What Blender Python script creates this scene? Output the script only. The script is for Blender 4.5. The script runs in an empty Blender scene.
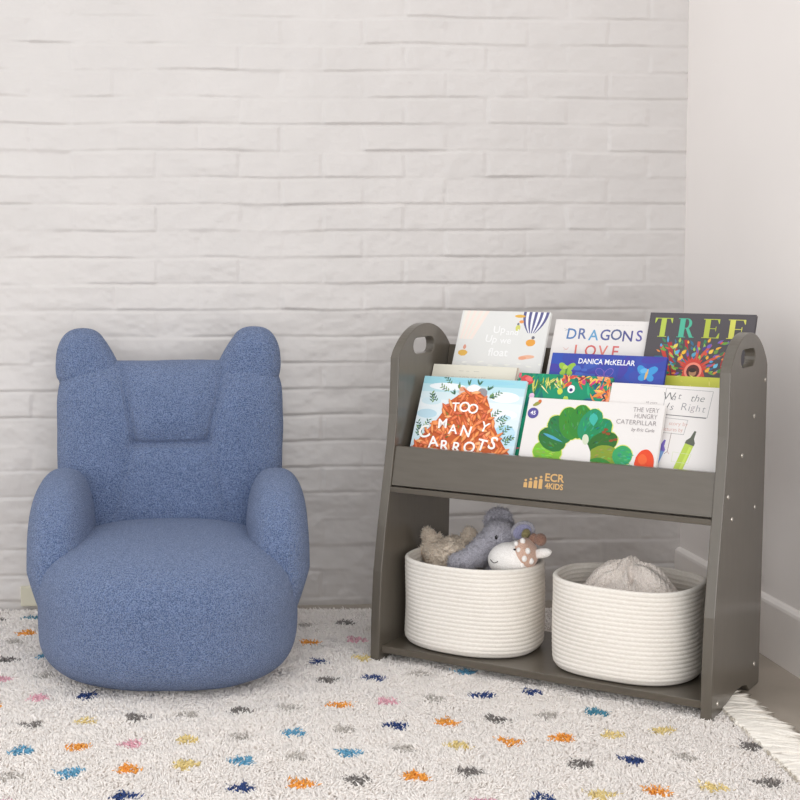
import bpy, bmesh, math, random
import numpy as np
from mathutils import Matrix, Vector

scene = bpy.context.scene
COL = scene.collection
rng = np.random.default_rng(7)
random.seed(7)
PI = math.pi

# ------------------------------------------------------------------ helpers
def lin(c):
    c = np.asarray(c, float) / 255.0
    return np.where(c <= 0.04045, c / 12.92, ((c + 0.055) / 1.055) ** 2.4)

def tag(o, label=None, cat=None, group=None, kind=None):
    if label: o['label'] = label
    if cat: o['category'] = cat
    if group: o['group'] = group
    if kind: o['kind'] = kind
    return o

def empty(name, loc=(0, 0, 0), rz=0.0):
    o = bpy.data.objects.new(name, None)
    o.empty_display_size = 0.05
    o.location = loc
    o.rotation_euler = (0, 0, rz)
    COL.objects.link(o)
    return o

def mesh_from(name, verts, faces, smooth=False):
    """faces: (n,k) array or list of arrays of equal-size faces, or ragged python list"""
    me = bpy.data.meshes.new(name)
    if isinstance(faces, np.ndarray):
        faces = [faces]
    if len(faces) and isinstance(faces[0], np.ndarray) and faces[0].ndim == 2:
        verts = np.asarray(verts, np.float32)
        me.vertices.add(len(verts))
        me.vertices.foreach_set('co', verts.ravel())
        li = np.concatenate([f.ravel() for f in faces]).astype(np.int32)
        tot = np.concatenate([np.full(len(f), f.shape[1], np.int32) for f in faces])
        st = np.concatenate([[0], np.cumsum(tot)[:-1]]).astype(np.int32)
        me.loops.add(len(li)); me.loops.foreach_set('vertex_index', li)
        me.polygons.add(len(tot))
        me.polygons.foreach_set('loop_start', st)
        me.polygons.foreach_set('loop_total', tot)
        me.update(calc_edges=True)
        me.validate()
    else:
        me.from_pydata([tuple(map(float, v)) for v in verts], [], [list(map(int, f)) for f in faces])
        me.update()
    if smooth:
        me.polygons.foreach_set('use_smooth', [True] * len(me.polygons))
    return me

def obj(name, me, mat=None, parent=None):
    o = bpy.data.objects.new(name, me)
    COL.objects.link(o)
    if mat is not None:
        me.materials.clear(); me.materials.append(mat)
    if parent is not None:
        o.parent = parent
    return o

def bevel(o, w=0.0015, seg=2):
    m = o.modifiers.new('bevel', 'BEVEL')
    m.width = w; m.segments = seg; m.limit_method = 'ANGLE'; m.angle_limit = math.radians(40)
    return o

class MB:
    def __init__(s): s.v = []; s.f = []
    def add(s, v, f):
        b = len(s.v)
        s.v += [tuple(p) for p in v]; s.f += [tuple(i + b for i in q) for q in f]
    def box(s, x0, x1, y0, y1, z0, z1):
        s.add([(x0,y0,z0),(x1,y0,z0),(x1,y1,z0),(x0,y1,z0),(x0,y0,z1),(x1,y0,z1),(x1,y1,z1),(x0,y1,z1)],
              [(0,3,2,1),(4,5,6,7),(0,1,5,4),(1,2,6,5),(2,3,7,6),(3,0,4,7)])
    def prism(s, prof, x0, x1):
        """prof: list of (y,z) counter-clockwise seen from +x, extruded along x"""
        n = len(prof)
        s.add([(x0, y, z) for y, z in prof] + [(x1, y, z) for y, z in prof],
              [tuple(range(n))[::-1], tuple(range(n, 2*n))] + [(i, (i+1) % n, n + (i+1) % n, n + i) for i in range(n)])
    def build(s, name, mat, parent=None, smooth=False):
        return obj(name, mesh_from(name, s.v, s.f, smooth), mat, parent)

# numpy value noise -------------------------------------------------------
def _h(ix, iy, iz, seed):
    n = (ix.astype(np.int64) * 374761393 + iy.astype(np.int64) * 668265263 + iz.astype(np.int64) * 2147483647 + seed * 974634221) & 0xffffffff
    n = ((n ^ (n >> 13)) * 1274126177) & 0xffffffff
    n = ((n ^ (n >> 16)) * 2246822519) & 0xffffffff
    return ((n ^ (n >> 15)) & 0xffff) / 65535.0
def vnoise(x, y, z=None, seed=0):
    if z is None: z = np.zeros_like(x)
    x0, y0, z0 = np.floor(x), np.floor(y), np.floor(z)
    fx, fy, fz = x - x0, y - y0, z - z0
    fx, fy, fz = [t * t * (3 - 2 * t) for t in (fx, fy, fz)]
    r = 0
    for dx in (0, 1):
        for dy in (0, 1):
            for dz in (0, 1):
                w = (fx if dx else 1 - fx) * (fy if dy else 1 - fy) * (fz if dz else 1 - fz)
                r = r + w * _h(x0 + dx, y0 + dy, z0 + dz, seed)
    return r * 2 - 1

# ------------------------------------------------------------------ materials
def mat_new(name):
    m = bpy.data.materials.new(name); m.use_nodes = True
    nt = m.node_tree
    return m, nt, nt.nodes['Principled BSDF']
def N(nt, typ, **kw):
    n = nt.nodes.new(typ)
    for k, v in kw.items():
        if k.startswith('in_'):
            n.inputs[k[3:].replace('_', ' ')].default_value = v
        else: setattr(n, k, v)
    return n
def coords(nt, scale=(1, 1, 1)):
    tc = N(nt, 'ShaderNodeTexCoord'); mp = N(nt, 'ShaderNodeMapping')
    mp.inputs['Scale'].default_value = scale
    nt.links.new(tc.outputs['Object'], mp.inputs['Vector'])
    return mp.outputs['Vector']
def rgba(c): return tuple(float(t) for t in lin(c)) + (1.0,)
def noise_mat(name, c0, c1, scale=30, vscale=(1, 1, 1), rough=0.6, bump=0.0, bscale=None, bdist=0.001, detail=4, spec=0.5, rough1=None):
    m, nt, b = mat_new(name)
    v = coords(nt, vscale)
    n = N(nt, 'ShaderNodeTexNoise'); n.inputs['Scale'].default_value = scale; n.inputs['Detail'].default_value = detail
    nt.links.new(v, n.inputs['Vector'])
    r = N(nt, 'ShaderNodeValToRGB')
    r.color_ramp.elements[0].position = 0.3; r.color_ramp.elements[1].position = 0.7
    r.color_ramp.elements[0].color = rgba(c0); r.color_ramp.elements[1].color = rgba(c1)
    nt.links.new(n.outputs['Fac'], r.inputs['Fac'])
    nt.links.new(r.outputs['Color'], b.inputs['Base Color'])
    b.inputs['Roughness'].default_value = rough
    b.inputs['Specular IOR Level'].default_value = spec
    if bump:
        n2 = N(nt, 'ShaderNodeTexNoise'); n2.inputs['Scale'].default_value = bscale or scale; n2.inputs['Detail'].default_value = 3
        nt.links.new(v, n2.inputs['Vector'])
        bp = N(nt, 'ShaderNodeBump'); bp.inputs['Strength'].default_value = bump; bp.inputs['Distance'].default_value = bdist
        nt.links.new(n2.outputs['Fac'], bp.inputs['Height']); nt.links.new(bp.outputs['Normal'], b.inputs['Normal'])
    return m
def attr_mat(name, rough=0.5, spec=0.4, sheen=0.0):
    m, nt, b = mat_new(name)
    a = N(nt, 'ShaderNodeAttribute'); a.attribute_name = 'print_colour'
    nt.links.new(a.outputs['Color'], b.inputs['Base Color'])
    b.inputs['Roughness'].default_value = rough
    b.inputs['Specular IOR Level'].default_value = spec
    return m
def fabric_mat(name, c_lo, c_hi, vscale=330, bdist=0.0035, strength=0.9, sheen=0.25):
    m, nt, b = mat_new(name)
    v = coords(nt)
    nw = N(nt, 'ShaderNodeTexNoise'); nw.inputs['Scale'].default_value = 120; nw.inputs['Detail'].default_value = 2
    nt.links.new(v, nw.inputs['Vector'])
    mx = N(nt, 'ShaderNodeVectorMath', operation='MULTIPLY_ADD')
    mx.inputs[1].default_value = (0.006,) * 3
    nt.links.new(nw.outputs['Color'], mx.inputs[0]); nt.links.new(v, mx.inputs[2])
    vo = N(nt, 'ShaderNodeTexVoronoi'); vo.inputs['Scale'].default_value = vscale
    nt.links.new(mx.outputs[0], vo.inputs['Vector'])
    ns = N(nt, 'ShaderNodeTexNoise'); ns.inputs['Scale'].default_value = 420; ns.inputs['Detail'].default_value = 3
    nt.links.new(v, ns.inputs['Vector'])
    r = N(nt, 'ShaderNodeValToRGB')
    r.color_ramp.elements[0].position = 0.40; r.color_ramp.elements[1].position = 0.60
    r.color_ramp.elements[0].color = rgba(c_lo); r.color_ramp.elements[1].color = rgba(c_hi)
    nt.links.new(ns.outputs['Fac'], r.inputs['Fac']); nt.links.new(r.outputs['Color'], b.inputs['Base Color'])
    sub = N(nt, 'ShaderNodeMath', operation='SUBTRACT')
    nt.links.new(ns.outputs['Fac'], sub.inputs[0]); nt.links.new(vo.outputs['Distance'], sub.inputs[1])
    bp = N(nt, 'ShaderNodeBump'); bp.inputs['Strength'].default_value = strength; bp.inputs['Distance'].default_value = bdist
    nt.links.new(sub.outputs[0], bp.inputs['Height']); nt.links.new(bp.outputs['Normal'], b.inputs['Normal'])
    b.inputs['Roughness'].default_value = 0.95
    b.inputs['Specular IOR Level'].default_value = 0.15
    b.inputs['Sheen Weight'].default_value = sheen
    b.inputs['Sheen Roughness'].default_value = 0.5
    return m

M_brick = noise_mat('painted_brick', (204, 200, 198), (209, 205, 203), 6, rough=0.42, bump=0.25, bscale=70, bdist=0.002)
M_wall = noise_mat('painted_plaster', (240, 235, 232), (243, 238, 235), 3, rough=0.5, bump=0.05, bscale=250, bdist=0.0005)
M_trim = noise_mat('baseboard_paint', (240, 235, 231), (243, 238, 234), 4, rough=0.35)
M_floor = noise_mat('concrete', (150, 140, 128), (174, 164, 152), 5, rough=0.38, bump=0.05, bscale=60, detail=8)
M_chair = fabric_mat('blue_boucle', (80, 101, 140), (134, 152, 190), 300, .0045, 1.0, .2)
M_wood = noise_mat('grey_stained_wood', (83, 76, 66), (89, 82, 72), 7, (2.0, 14, 14), rough=0.3, bump=0.03, bscale=40, bdist=0.0003)
M_panel = noise_mat('grey_stained_panel', (88, 82, 73), (93, 87, 78), 7, (14, 12, 1.5), rough=0.3, bump=0.03, bscale=40, bdist=0.0003)
for m_ in (M_wood, M_panel):
    b_ = m_.node_tree.nodes['Principled BSDF']; b_.inputs['Coat Weight'].default_value = .28; b_.inputs['Coat Roughness'].default_value = .14
M_screw = noise_mat('screw_metal', (188, 184, 176), (205, 200, 192), 50, rough=0.25); M_screw.node_tree.nodes['Principled BSDF'].inputs['Metallic'].default_value = 0.9
M_rope = noise_mat('cotton_rope', (228, 222, 213), (238, 233, 226), 160, (1, 1, 3), rough=0.85, bump=0.5, bscale=380, bdist=0.0012, spec=0.2)
M_print = attr_mat('printed_paper', 0.42, 0.35)
M_gold = attr_mat('gold_print', 0.4, 0.4)
M_yarn = attr_mat('rug_yarn', 0.9, 0.15)
M_back = noise_mat('rug_backing', (196, 190, 182), (206, 200, 192), 80, rough=0.95)
M_fringe = noise_mat('fringe_cotton', (240, 235, 226), (247, 243, 236), 300, rough=0.9, spec=0.2)
M_pages = noise_mat('page_edges', (232, 226, 214), (244, 240, 232), 8, (1, 1, 90), rough=0.8)
M_plate = noise_mat('beige_plastic', (206, 202, 182), (212, 208, 190), 6, rough=0.4)

# ------------------------------------------------------------------ the room
WA = 0.0688
CX, CY = 1.2061, 3.8421
WU = np.array([-math.cos(WA), -math.sin(WA)])        # along the back wall, away from the corner
WN = np.array([math.sin(WA), -math.cos(WA)])         # out of the back wall, into the room

def brick_wall():
    L, Ht = 3.0, 2.45
    ds, dz = 0.005, 0.003
    s = np.arange(0, L + ds, ds); z = np.arange(0, Ht + dz, dz)
    S, Zg = np.meshgrid(s, z)
    wob = 0.0032 * vnoise(S * 5.5, Zg * 4, seed=3) + 0.0008 * vnoise(S * 30, Zg * 30, seed=4)
    zz = Zg + wob
    cn = np.floor((zz - 0.0236) / 0.0684)
    tz = (zz - 0.0236) / 0.0684 - cn
    off = np.where(cn % 2 != 0, 1.284, 1.284 + 0.1073)
    ss = S + 0.002 * vnoise(S * 15, Zg * 15, seed=5)
    bn = np.floor((ss - off) / 0.2146)
    ts = (ss - off) / 0.2146 - bn
    zero = np.zeros_like(bn)
    r1 = _h(bn, cn, zero, 11); r2 = _h(bn, cn, zero, 12); r3 = _h(bn, cn, zero, 13)
    rise = 0.0026 * r1 ** 1.3 + (tz - 0.5) * 0.0040 * (r2 * 1.7 - 1.0) + (ts - 0.5) * 0.003 * (r3 * 2 - 1)
    ez = np.minimum(tz, 1 - tz) * 0.0684; es = np.minimum(ts, 1 - ts) * 0.2146
    # paint fills many of the joints, differently along the wall
    fh = np.clip(0.22 + 1.15 * vnoise(S * 6.5, np.where(tz < .5, cn, cn + 1) * 1.7, seed=21) , 0.03, 1.0)
    fv = np.clip(-0.25 + 1.0 * vnoise(np.where(ts < .5, bn, bn + 1) * 1.3, cn * 1.9, seed=22), 0.0, 0.9)
    def smooth(e, w):
        t = np.clip(e / w, 0, 1); return t * t * (3 - 2 * t)
    jh = (1 - smooth(ez, 0.0065)) * fh
    jv = (1 - smooth(es, 0.0075)) * fv
    j = np.maximum(jh, jv)
    h = rise * (1 - np.maximum(1 - smooth(ez, 0.007), 1 - smooth(es, 0.007)) * .85) - 0.0030 * j
    h += 0.0011 * vnoise(S * 22, Zg * 40, seed=31) + 0.0006 * vnoise(S * 70, Zg * 90, seed=32)
    X = CX + WU[0] * S + WN[0] * h; Y = CY + WU[1] * S + WN[1] * h
    nz, ns = S.shape
    V = np.stack([X, Y, Zg], -1).reshape(-1, 3)
    i = np.arange(nz * ns).reshape(nz, ns)
    F = np.stack([i[:-1, :-1], i[1:, :-1], i[1:, 1:], i[:-1, 1:]], -1).reshape(-1, 4)
    # solid body behind the brick face
    b0 = len(V)
    back = []
    for sx, zx in ((0, 0), (L, 0), (L, Ht), (0, Ht)):
        back.append((CX + WU[0]*sx - WN[0]*.12, CY + WU[1]*sx - WN[1]*.12, zx))
    V = np.vstack([V, back])
    me = mesh_from('wall_back', V, [F, np.array([[b0, b0+3, b0+2, b0+1]])], True)
    o = obj('wall_back', me, M_brick)
    tag(o, 'white painted brick wall behind the chair and bookcase', 'wall', kind='structure')
brick_wall()

def right_point(d, off, z):   # d = distance from the corner towards the camera, off = out of the right wall
    ax = np.array([math.sin(WA), -math.cos(WA)])
    nn = np.array([-math.cos(WA), -math.sin(WA)])
    p = np.array([CX, CY]) + ax * d + nn * off
    return (p[0], p[1], z)
def right_prism(name, prof, d0, d1, mat):
    n = len(prof)
    v = [right_point(d0, o_, z) for o_, z in prof] + [right_point(d1, o_, z) for o_, z in prof]
    f = [tuple(range(n)), tuple(range(n, 2*n))[::-1]] + [(i, n + i, n + (i+1) % n, (i+1) % n) for i in range(n)]
    me = mesh_from(name, v, f)
    bm = bmesh.new(); bm.from_mesh(me); bmesh.ops.recalc_face_normals(bm, faces=bm.faces); bm.to_mesh(me); bm.free()
    return obj(name, me, mat)
w = right_prism('wall_right', [(0, 0), (0, 2.45), (-.12, 2.45), (-.12, 0)], -0.12, 2.6, M_wall)
tag(w, 'smooth pale wall on the right of the corner', 'wall', kind='structure')
bb = right_prism('baseboard_right', [(0, 0), (.014, 0), (.014, .125), (.0125, .131), (.006, .137), (0, .139)], 0.0, 2.6, M_trim)
tag(bb, 'tall pale baseboard along the right wall', 'baseboard', kind='structure')
mb = MB(); mb.box(-2.4, 2.2, 0.6, 4.3, -0.06, 0.0)
tag(mb.build('floor', M_floor), 'grey brown concrete floor', 'floor', kind='structure')

# small beige plate low on the bricks
def plate():
    mbp = MB(); mbp.box(-.036, .036, -.008, 0.004, -.026, .026)
    c = np.array([CX, CY]) + WU * 1.712 + WN * 0.006
    o = mbp.build('wall_plate', M_plate); bevel(o, .002, 2)
    o.location = (c[0], c[1], .041); o.rotation_euler = (0, 0, WA)
    tag(o, 'small beige plate low on the brick wall beside the blue chair', 'wall plate')
plate()

# ------------------------------------------------------------------ blobs
_ico = {}
def ico(n):
    if n not in _ico:
        bm = bmesh.new(); bmesh.ops.create_icosphere(bm, subdivisions=n, radius=1.0)
        v = np.array([p.co[:] for p in bm.verts]); f = np.array([[q.index for q in t.verts] for t in bm.faces])
        bm.free(); _ico[n] = (v / np.linalg.norm(v, axis=1)[:, None], f)
    return _ico[n]
def superblob(n, dims, p=2.5, pxy=None):
    d, f = ico(n)
    a = np.abs(d) / np.array(dims)
    if pxy is None:
        r = (a ** p).sum(1) ** (-1 / p)
    else:
        rho = (a[:, 0] ** pxy + a[:, 1] ** pxy) ** (1 / pxy)
        r = (rho ** p + a[:, 2] ** p) ** (-1 / p)
    return d * r[:, None], f

# ------------------------------------------------------------------ the chair
chair = empty('bear_armchair', (-0.135, 3.25, 0.004))
tag(chair, 'blue boucle kids armchair with two rounded ears standing on the white rug', 'armchair')
def seat():
    d, f = ico(7)
    a = np.abs(d)
    rho = ((a[:, 0] / .303) ** 2.5 + (a[:, 1] / .305) ** 2.3) ** (1 / 2.4)
    up = d[:, 2] > 0
    m = np.where(up, 3.0, 4.4); c = np.where(up, .150, .158)
    r = (rho ** m + (a[:, 2] / c) ** m) ** (-1 / m)
    v = d * r[:, None]; v[:, 2] += .157; v[:, 1] -= .022
    # soft welt where cushion top rolls into the front
    g = np.exp(-((v[:, 2] - .212) / .006) ** 2) * np.clip((-v[:, 1] - .12) / .1, 0, 1)
    nrm = d.copy(); v -= nrm * (0.0022 * g)[:, None]
    v += d * (0.0016 * vnoise(*(v * 16).T, seed=2))[:, None]
    return obj('seat', mesh_from('seat', v, f, True), M_chair, chair)
seat()
def seg_dist(px, pz, a, b):
    ax, az = a; bx, bz = b
    t = np.clip(((px-ax)*(bx-ax) + (pz-az)*(bz-az)) / ((bx-ax)**2 + (bz-az)**2), 0, 1)
    return np.hypot(px - ax - t*(bx-ax), pz - az - t*(bz-az))
def backrest():
    d, f = ico(7)
    a = np.abs(d)
    rho = ((a[:, 0] / .276) ** 7.5 + (a[:, 2] / .25) ** 7.5) ** (1 / 7.5)
    r = (rho ** 3.0 + (a[:, 1] / .088) ** 3.0) ** (-1 / 3.0)
    v = d * r[:, None]
    x, y, z = v.T
    zz = z + .410
    front = np.clip(-y / .05, 0, 1)
    x = x * (0.975 + 0.03 * np.clip((zz - .3) / .3, 0, 1)) - .006
    P = [(-.124, .65), (-.088, .468), (.086, .472), (.128, .65)]
    dist = np.min([seg_dist(x, zz, P[i], P[i+1]) for i in range(3)], axis=0)
    low = np.min([seg_dist(x, zz, P[1], (-.142, .30)), seg_dist(x, zz, P[2], (.135, .30))], axis=0)
    node = np.min([np.hypot(x - p[0], zz - p[1]) for p in P[1:3]], axis=0)
    dep = .010 * np.exp(-(dist / .0065) ** 2) + .014 * np.exp(-(dist / .032) ** 2)
    dep = np.maximum(dep, .0045 * np.exp(-(low / .007) ** 2) + .009 * np.exp(-(low / .035) ** 2))
    dep += .011 * np.exp(-(node / .02) ** 2)
    y = y + dep * front
    y = y - .010 * np.exp(-((x / .13) ** 2 + ((zz - .57) / .08) ** 2)) * front
    y = y + .245 + (zz - .3) * .17
    v = np.stack([x, y, zz], -1)
    v += d * (0.0014 * vnoise(*(v * 18).T, seed=5))[:, None]
    return obj('backrest', mesh_from('backrest', v, f, True), M_chair, chair)
backrest()
def ear(sgn):
    d, f = ico(6)
    v, f = superblob(6, (.062, .056, .079), 2.5)
    x, y, z = v.T
    t = np.clip((.055 - z) / .115, 0, 1.1)
    x = np.where(x < 0, x * (1 + .95 * t ** 1.3), x * (1 + .08 * t))      # inner side spreads into the backrest
    x = x + .2105
    zz = z + .660
    # stitched seam where the ear meets the back
    g = np.exp(-((zz - .612 - .55 * np.clip(.175 - x, 0, .1)) / .004) ** 2)
    v = np.stack([x * sgn - .011, y + .245 + (zz - .3) * .17, zz + (.004 if sgn > 0 else 0)], -1)
    v -= d * np.array([sgn, 1, 0]) * (.003 * g)[:, None]
    v += d * (0.0012 * vnoise(*(v * 18).T, seed=9))[:, None]
    if sgn < 0: f = f[:, ::-1]
    return obj('ear', mesh_from('ear', v, f, True), M_chair, chair)
def arm(sgn):
    d, f = ico(6)
    v, f = superblob(6, (.072, .205, .186), 2.8)
    x, y, z = v.T
    t = np.clip(-z / .19, 0, 1)
    x = x * (1 + .02 * t) + .247
    # the arm leans back and its front rolls down into the seat
    y = y * (1 - .10 * np.clip(z / .19, 0, 1)) + .055 - .02 * np.clip(-z / .19, 0, 1)
    zz = z + .232 + .012 * np.clip(y / .2, -1, 1)
    x = x - np.clip(.22 - zz, 0, .2) * .30
    v = np.stack([x * sgn, y, zz], -1)
    v += d * (0.0015 * vnoise(*(v * 16).T, seed=6 + int(sgn)))[:, None]
    if sgn < 0: f = f[:, ::-1]
    return obj('armrest', mesh_from('armrest', v, f, True), M_chair, chair)
for sg in (-1, 1):
    ear(sg); arm(sg)

# ------------------------------------------------------------------ the bookcase
BA = -0.6063
BX, BY, BZ = 0.320, 3.2377, 0.0
BW, BT = 0.7634, 0.022
case = empty('bookcase', (BX, BY, BZ), BA)
tag(case, 'grey stained wooden bookcase with sloping book tiers and a low shelf of baskets', 'bookcase')
CASE_M = Matrix.Translation((BX, BY, BZ)) @ Matrix.Rotation(BA, 4, 'Z')

def panel_profile():
    p = [(0, 0), (.003, .10), (.012, .21), (.031, .31), (.052, .40), (.071, .49), (.083, .56), (.088, .64), (.090, .688)]
    cv, rz, cz = .228, .168, .594
    a0 = math.atan2(.690 - cz, .090 - cv); a1 = math.atan2(.690 - cz, .366 - cv)
    for k in range(1, 28):
        a = a0 + (a1 - a0) * k / 28
        p.append((cv + rz * math.cos(a), cz + rz * math.sin(a)))
    p += [(.366, .688), (.362, .5), (.352, .2), (.345, 0), (.272, 0), (.266, .004), (.25, .017), (.215, .024), (.165, .024), (.115, .018), (.065, .009), (.032, 0)]
    return p
def slot_profile():
    p = []
    for cx_, a0 in ((.249, -90), (.181, 90)):
        for k in range(9):
            a = math.radians(a0 + 180 * k / 8)
            p.append((cx_ + .0185 * math.cos(a), .7105 + .0185 * math.sin(a)))
    return p
def side_panel(x0, x1):
    bm = bmesh.new()
    loops = []
    for pr in (panel_profile(), slot_profile()):
        vs = [bm.verts.new((x0, y, z)) for y, z in pr]
        es = [bm.edges.new((vs[i], vs[(i+1) % len(vs)])) for i in range(len(vs))]
        loops.append(es)
    bmesh.ops.triangle_fill(bm, use_beauty=True, edges=loops[0] + loops[1])
    r = bmesh.ops.extrude_face_region(bm, geom=list(bm.faces))
    for v in [g for g in r['geom'] if isinstance(g, bmesh.types.BMVert)]:
        v.co.x = x1
    bmesh.ops.recalc_face_normals(bm, faces=bm.faces)
    me = bpy.data.meshes.new('side_panel'); bm.to_mesh(me); bm.free()
    return bevel(obj('side_panel', me, M_panel, case), .0018, 2)
side_panel(0, BT)
right_panel = side_panel(BW - BT, BW)
X0, X1 = BT, BW - BT
def board(name, prof, mat=M_wood, bv=.0012):
    m = MB(); m.prism(prof, X0, X1)
    return bevel(m.build(name, mat, case), bv, 2)
board('shelf', [(.012, .026), (.336, .026), (.336, .042), (.012, .042)])
SL = .021 / .09
def tilted(v, z0, z1, th=.014):
    """board leaning back along the panel front; v is its front face at z0"""
    return [(v, z0), (v + th, z0), (v + th + (z1 - z0) * SL, z1), (v + (z1 - z0) * SL, z1)]
board('front_board', tilted(.056, .401, .488))
board('tray_floor', [(.050, .386), (.300, .386), (.300, .398), (.050, .398)])
for (v, z) in ((.180, .512), (.263, .585), (.336, .657)):
    board('tier_board', tilted(v - .048 * SL, z - .048, z + .048, .012))
board('tier_ledge', [(.1835, .458), (.256, .458), (.256, .470), (.1865, .470)])
board('tier_ledge', [(.2665, .531), (.329, .531), (.329, .543), (.2695, .543)])

def screw(v, z):
    m = MB(); n = 14
    ring = [(BW - .0005, v + .0052 * math.cos(2*PI*k/n), z + .0052 * math.sin(2*PI*k/n)) for k in range(n)]
    ring2 = [(BW + .0016, v + .0040 * math.cos(2*PI*k/n), z + .0040 * math.sin(2*PI*k/n)) for k in range(n)]
    hexr = [(BW + .0016, v + .0022 * math.cos(2*PI*k/n), z + .0022 * math.sin(2*PI*k/n)) for k in range(n)]
    hexi = [(BW + .0002, v + .0020 * math.cos(2*PI*k/n), z + .0020 * math.sin(2*PI*k/n)) for k in range(n)]
    R = [ring, ring2, hexr, hexi]
    f = [(r*n + k, r*n + (k+1) % n, (r+1)*n + (k+1) % n, (r+1)*n + k) for r in range(3) for k in range(n)]
    f.append(tuple(range(3*n, 4*n)))
    m.add(sum(R, []), f)
    m.build('screw', M_screw, case)
for s_ in ((.3489, .655), (.267, .585), (.182, .512), (.087, .440), (.1166, .3905), (.2858, .3905), (.304, .0505), (.040, .0335)):
    screw(*s_)

# ------------------------------------------------------------------ flat print (covers, logo)
_gl = {}
def glyph_mesh(text, bold=0.0):
    key = (text, bold)
    if key not in _gl:
        cu = bpy.data.curves.new('txt', 'FONT'); cu.body = text; cu.size = 1.0; cu.offset = bold; cu.resolution_u = 3
        o = bpy.data.objects.new('txt', cu); COL.objects.link(o)
        bpy.context.view_layer.update()
        dg = bpy.context.evaluated_depsgraph_get()
        me = bpy.data.meshes.new_from_object(o.evaluated_get(dg))
        v = np.array([p.co[:2] for p in me.vertices]) if len(me.vertices) else np.zeros((0, 2))
        f = [tuple(p.vertices) for p in me.polygons]
        bpy.data.objects.remove(o); bpy.data.curves.remove(cu); bpy.data.meshes.remove(me)
        _gl[key] = (v, f)
    return _gl[key]
class Art:
    def __init__(s, w=1.0, h=1.0, z=0.00025):
        s.v = []; s.f = []; s.c = []; s.z = z; s.w = w; s.h = h; s.step = 2.0e-6
    def raw(s, pts, faces, col):
        b = len(s.v)
        s.v += [(p[0], p[1], s.z) for p in pts]
        for q in faces:
            s.f.append(tuple(i + b for i in q)); s.c.append(col)
        s.z += s.step
    def poly(s, pts, col, clip=True):
        if clip: pts = s.clip(pts)
        if len(pts) < 3: return
        a = sum(pts[i][0]*pts[(i+1) % len(pts)][1] - pts[(i+1) % len(pts)][0]*pts[i][1] for i in range(len(pts)))
        if a < 0: pts = pts[::-1]
        s.raw(pts, [tuple(range(len(pts)))], col)
    def clip(s, pts):
        e = .0006
        for ax, lim, sg in ((0, e, 1), (0, s.w - e, -1), (1, e, 1), (1, s.h - e, -1)):
            out = []
            for i in range(len(pts)):
                p, q = pts[i], pts[(i+1) % len(pts)]
                dp, dq = (p[ax]-lim)*sg, (q[ax]-lim)*sg
                if dp >= 0: out.append(p)
                if dp * dq < 0:
                    t = dp / (dp - dq); out.append((p[0] + t*(q[0]-p[0]), p[1] + t*(q[1]-p[1])))
            pts = out
            if len(pts) < 3: return []
        return pts
    def rect(s, x0, y0, x1, y1, col): s.poly([(x0, y0), (x1, y0), (x1, y1), (x0, y1)], col)
    def ell(s, cx, cy, rx, ry, col, rot=0, n=20, wob=0.0, sq=2.0):
        pts = []
        for k in range(n):
            a = 2*PI*k/n
            r = 1 + wob * random.uniform(-1, 1)
            c_, s_ = math.cos(a), math.sin(a)
            x = rx * r * math.copysign(abs(c_) ** (2/sq), c_); y = ry * r * math.copysign(abs(s_) ** (2/sq), s_)
            pts.append((cx + x*math.cos(rot) - y*math.sin(rot), cy + x*math.sin(rot) + y*math.cos(rot)))
        s.poly(pts, col)
    def leaf(s, x, y, L, W, ang, col):
        prof = [(0, 0), (.2, .38), (.45, .5), (.75, .3), (1, 0), (.75, -.3), (.45, -.5), (.2, -.38)]
        c_, s_ = math.cos(ang), math.sin(ang)
        s.poly([(x + L*a*c_ - W*b*s_, y + L*a*s_ + W*b*c_) for a, b in prof], col)
    def line(s, pts, wd, col):
        for (x0, y0), (x1, y1) in zip(pts[:-1], pts[1:]):
            L = math.hypot(x1-x0, y1-y0)
            if L < 1e-9: continue
            nx, ny = -(y1-y0)/L*wd/2, (x1-x0)/L*wd/2
            ex, ey = (x1-x0)/L*wd*.3, (y1-y0)/L*wd*.3
            s.poly([(x0-ex-nx, y0-ey-ny), (x1+ex-nx, y1+ey-ny), (x1+ex+nx, y1+ey+ny), (x0-ex+nx, y0-ey+ny)], col)
    def text(s, t, x, y, size, col, bold=0.0, rot=0.0, align='c', sx=1.0, shear=0.0):
        v, f = glyph_mesh(t, bold)
        if not len(v): return
        lo, hi = v[:, 0].min(), v[:, 0].max()
        ox = {'c': (lo+hi)/2, 'l': lo, 'r': hi}[align]
        c_, s_ = math.cos(rot), math.sin(rot)
        pts = []
        for a, b in v:
            a = (a - ox) * sx * size + b * size * shear; b = b * size
            pts.append((x + a*c_ - b*s_, y + a*s_ + b*c_))
        s.raw(pts, f, col)
    def fit(s, t, x0, x1, y, size, col, bold=0.0, shear=0.0):
        v, f = glyph_mesh(t, bold); wd_ = (v[:, 0].max() - v[:, 0].min()) * size
        s.text(t, (x0 + x1) / 2, y, size, col, bold, sx=(x1 - x0) / wd_, shear=shear)
    def build(s, name, parent, mat=None):
        me = mesh_from(name, s.v, s.f)
        at = me.attributes.new('print_colour', 'FLOAT_COLOR', 'FACE')
        arr = np.ones((len(s.c), 4), np.float32)
        arr[:, :3] = lin(np.array(s.c, float))
        if len(me.polygons) == len(s.c): at.data.foreach_set('color', arr.ravel())
        return obj(name, me, mat or M_print, parent)

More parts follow.
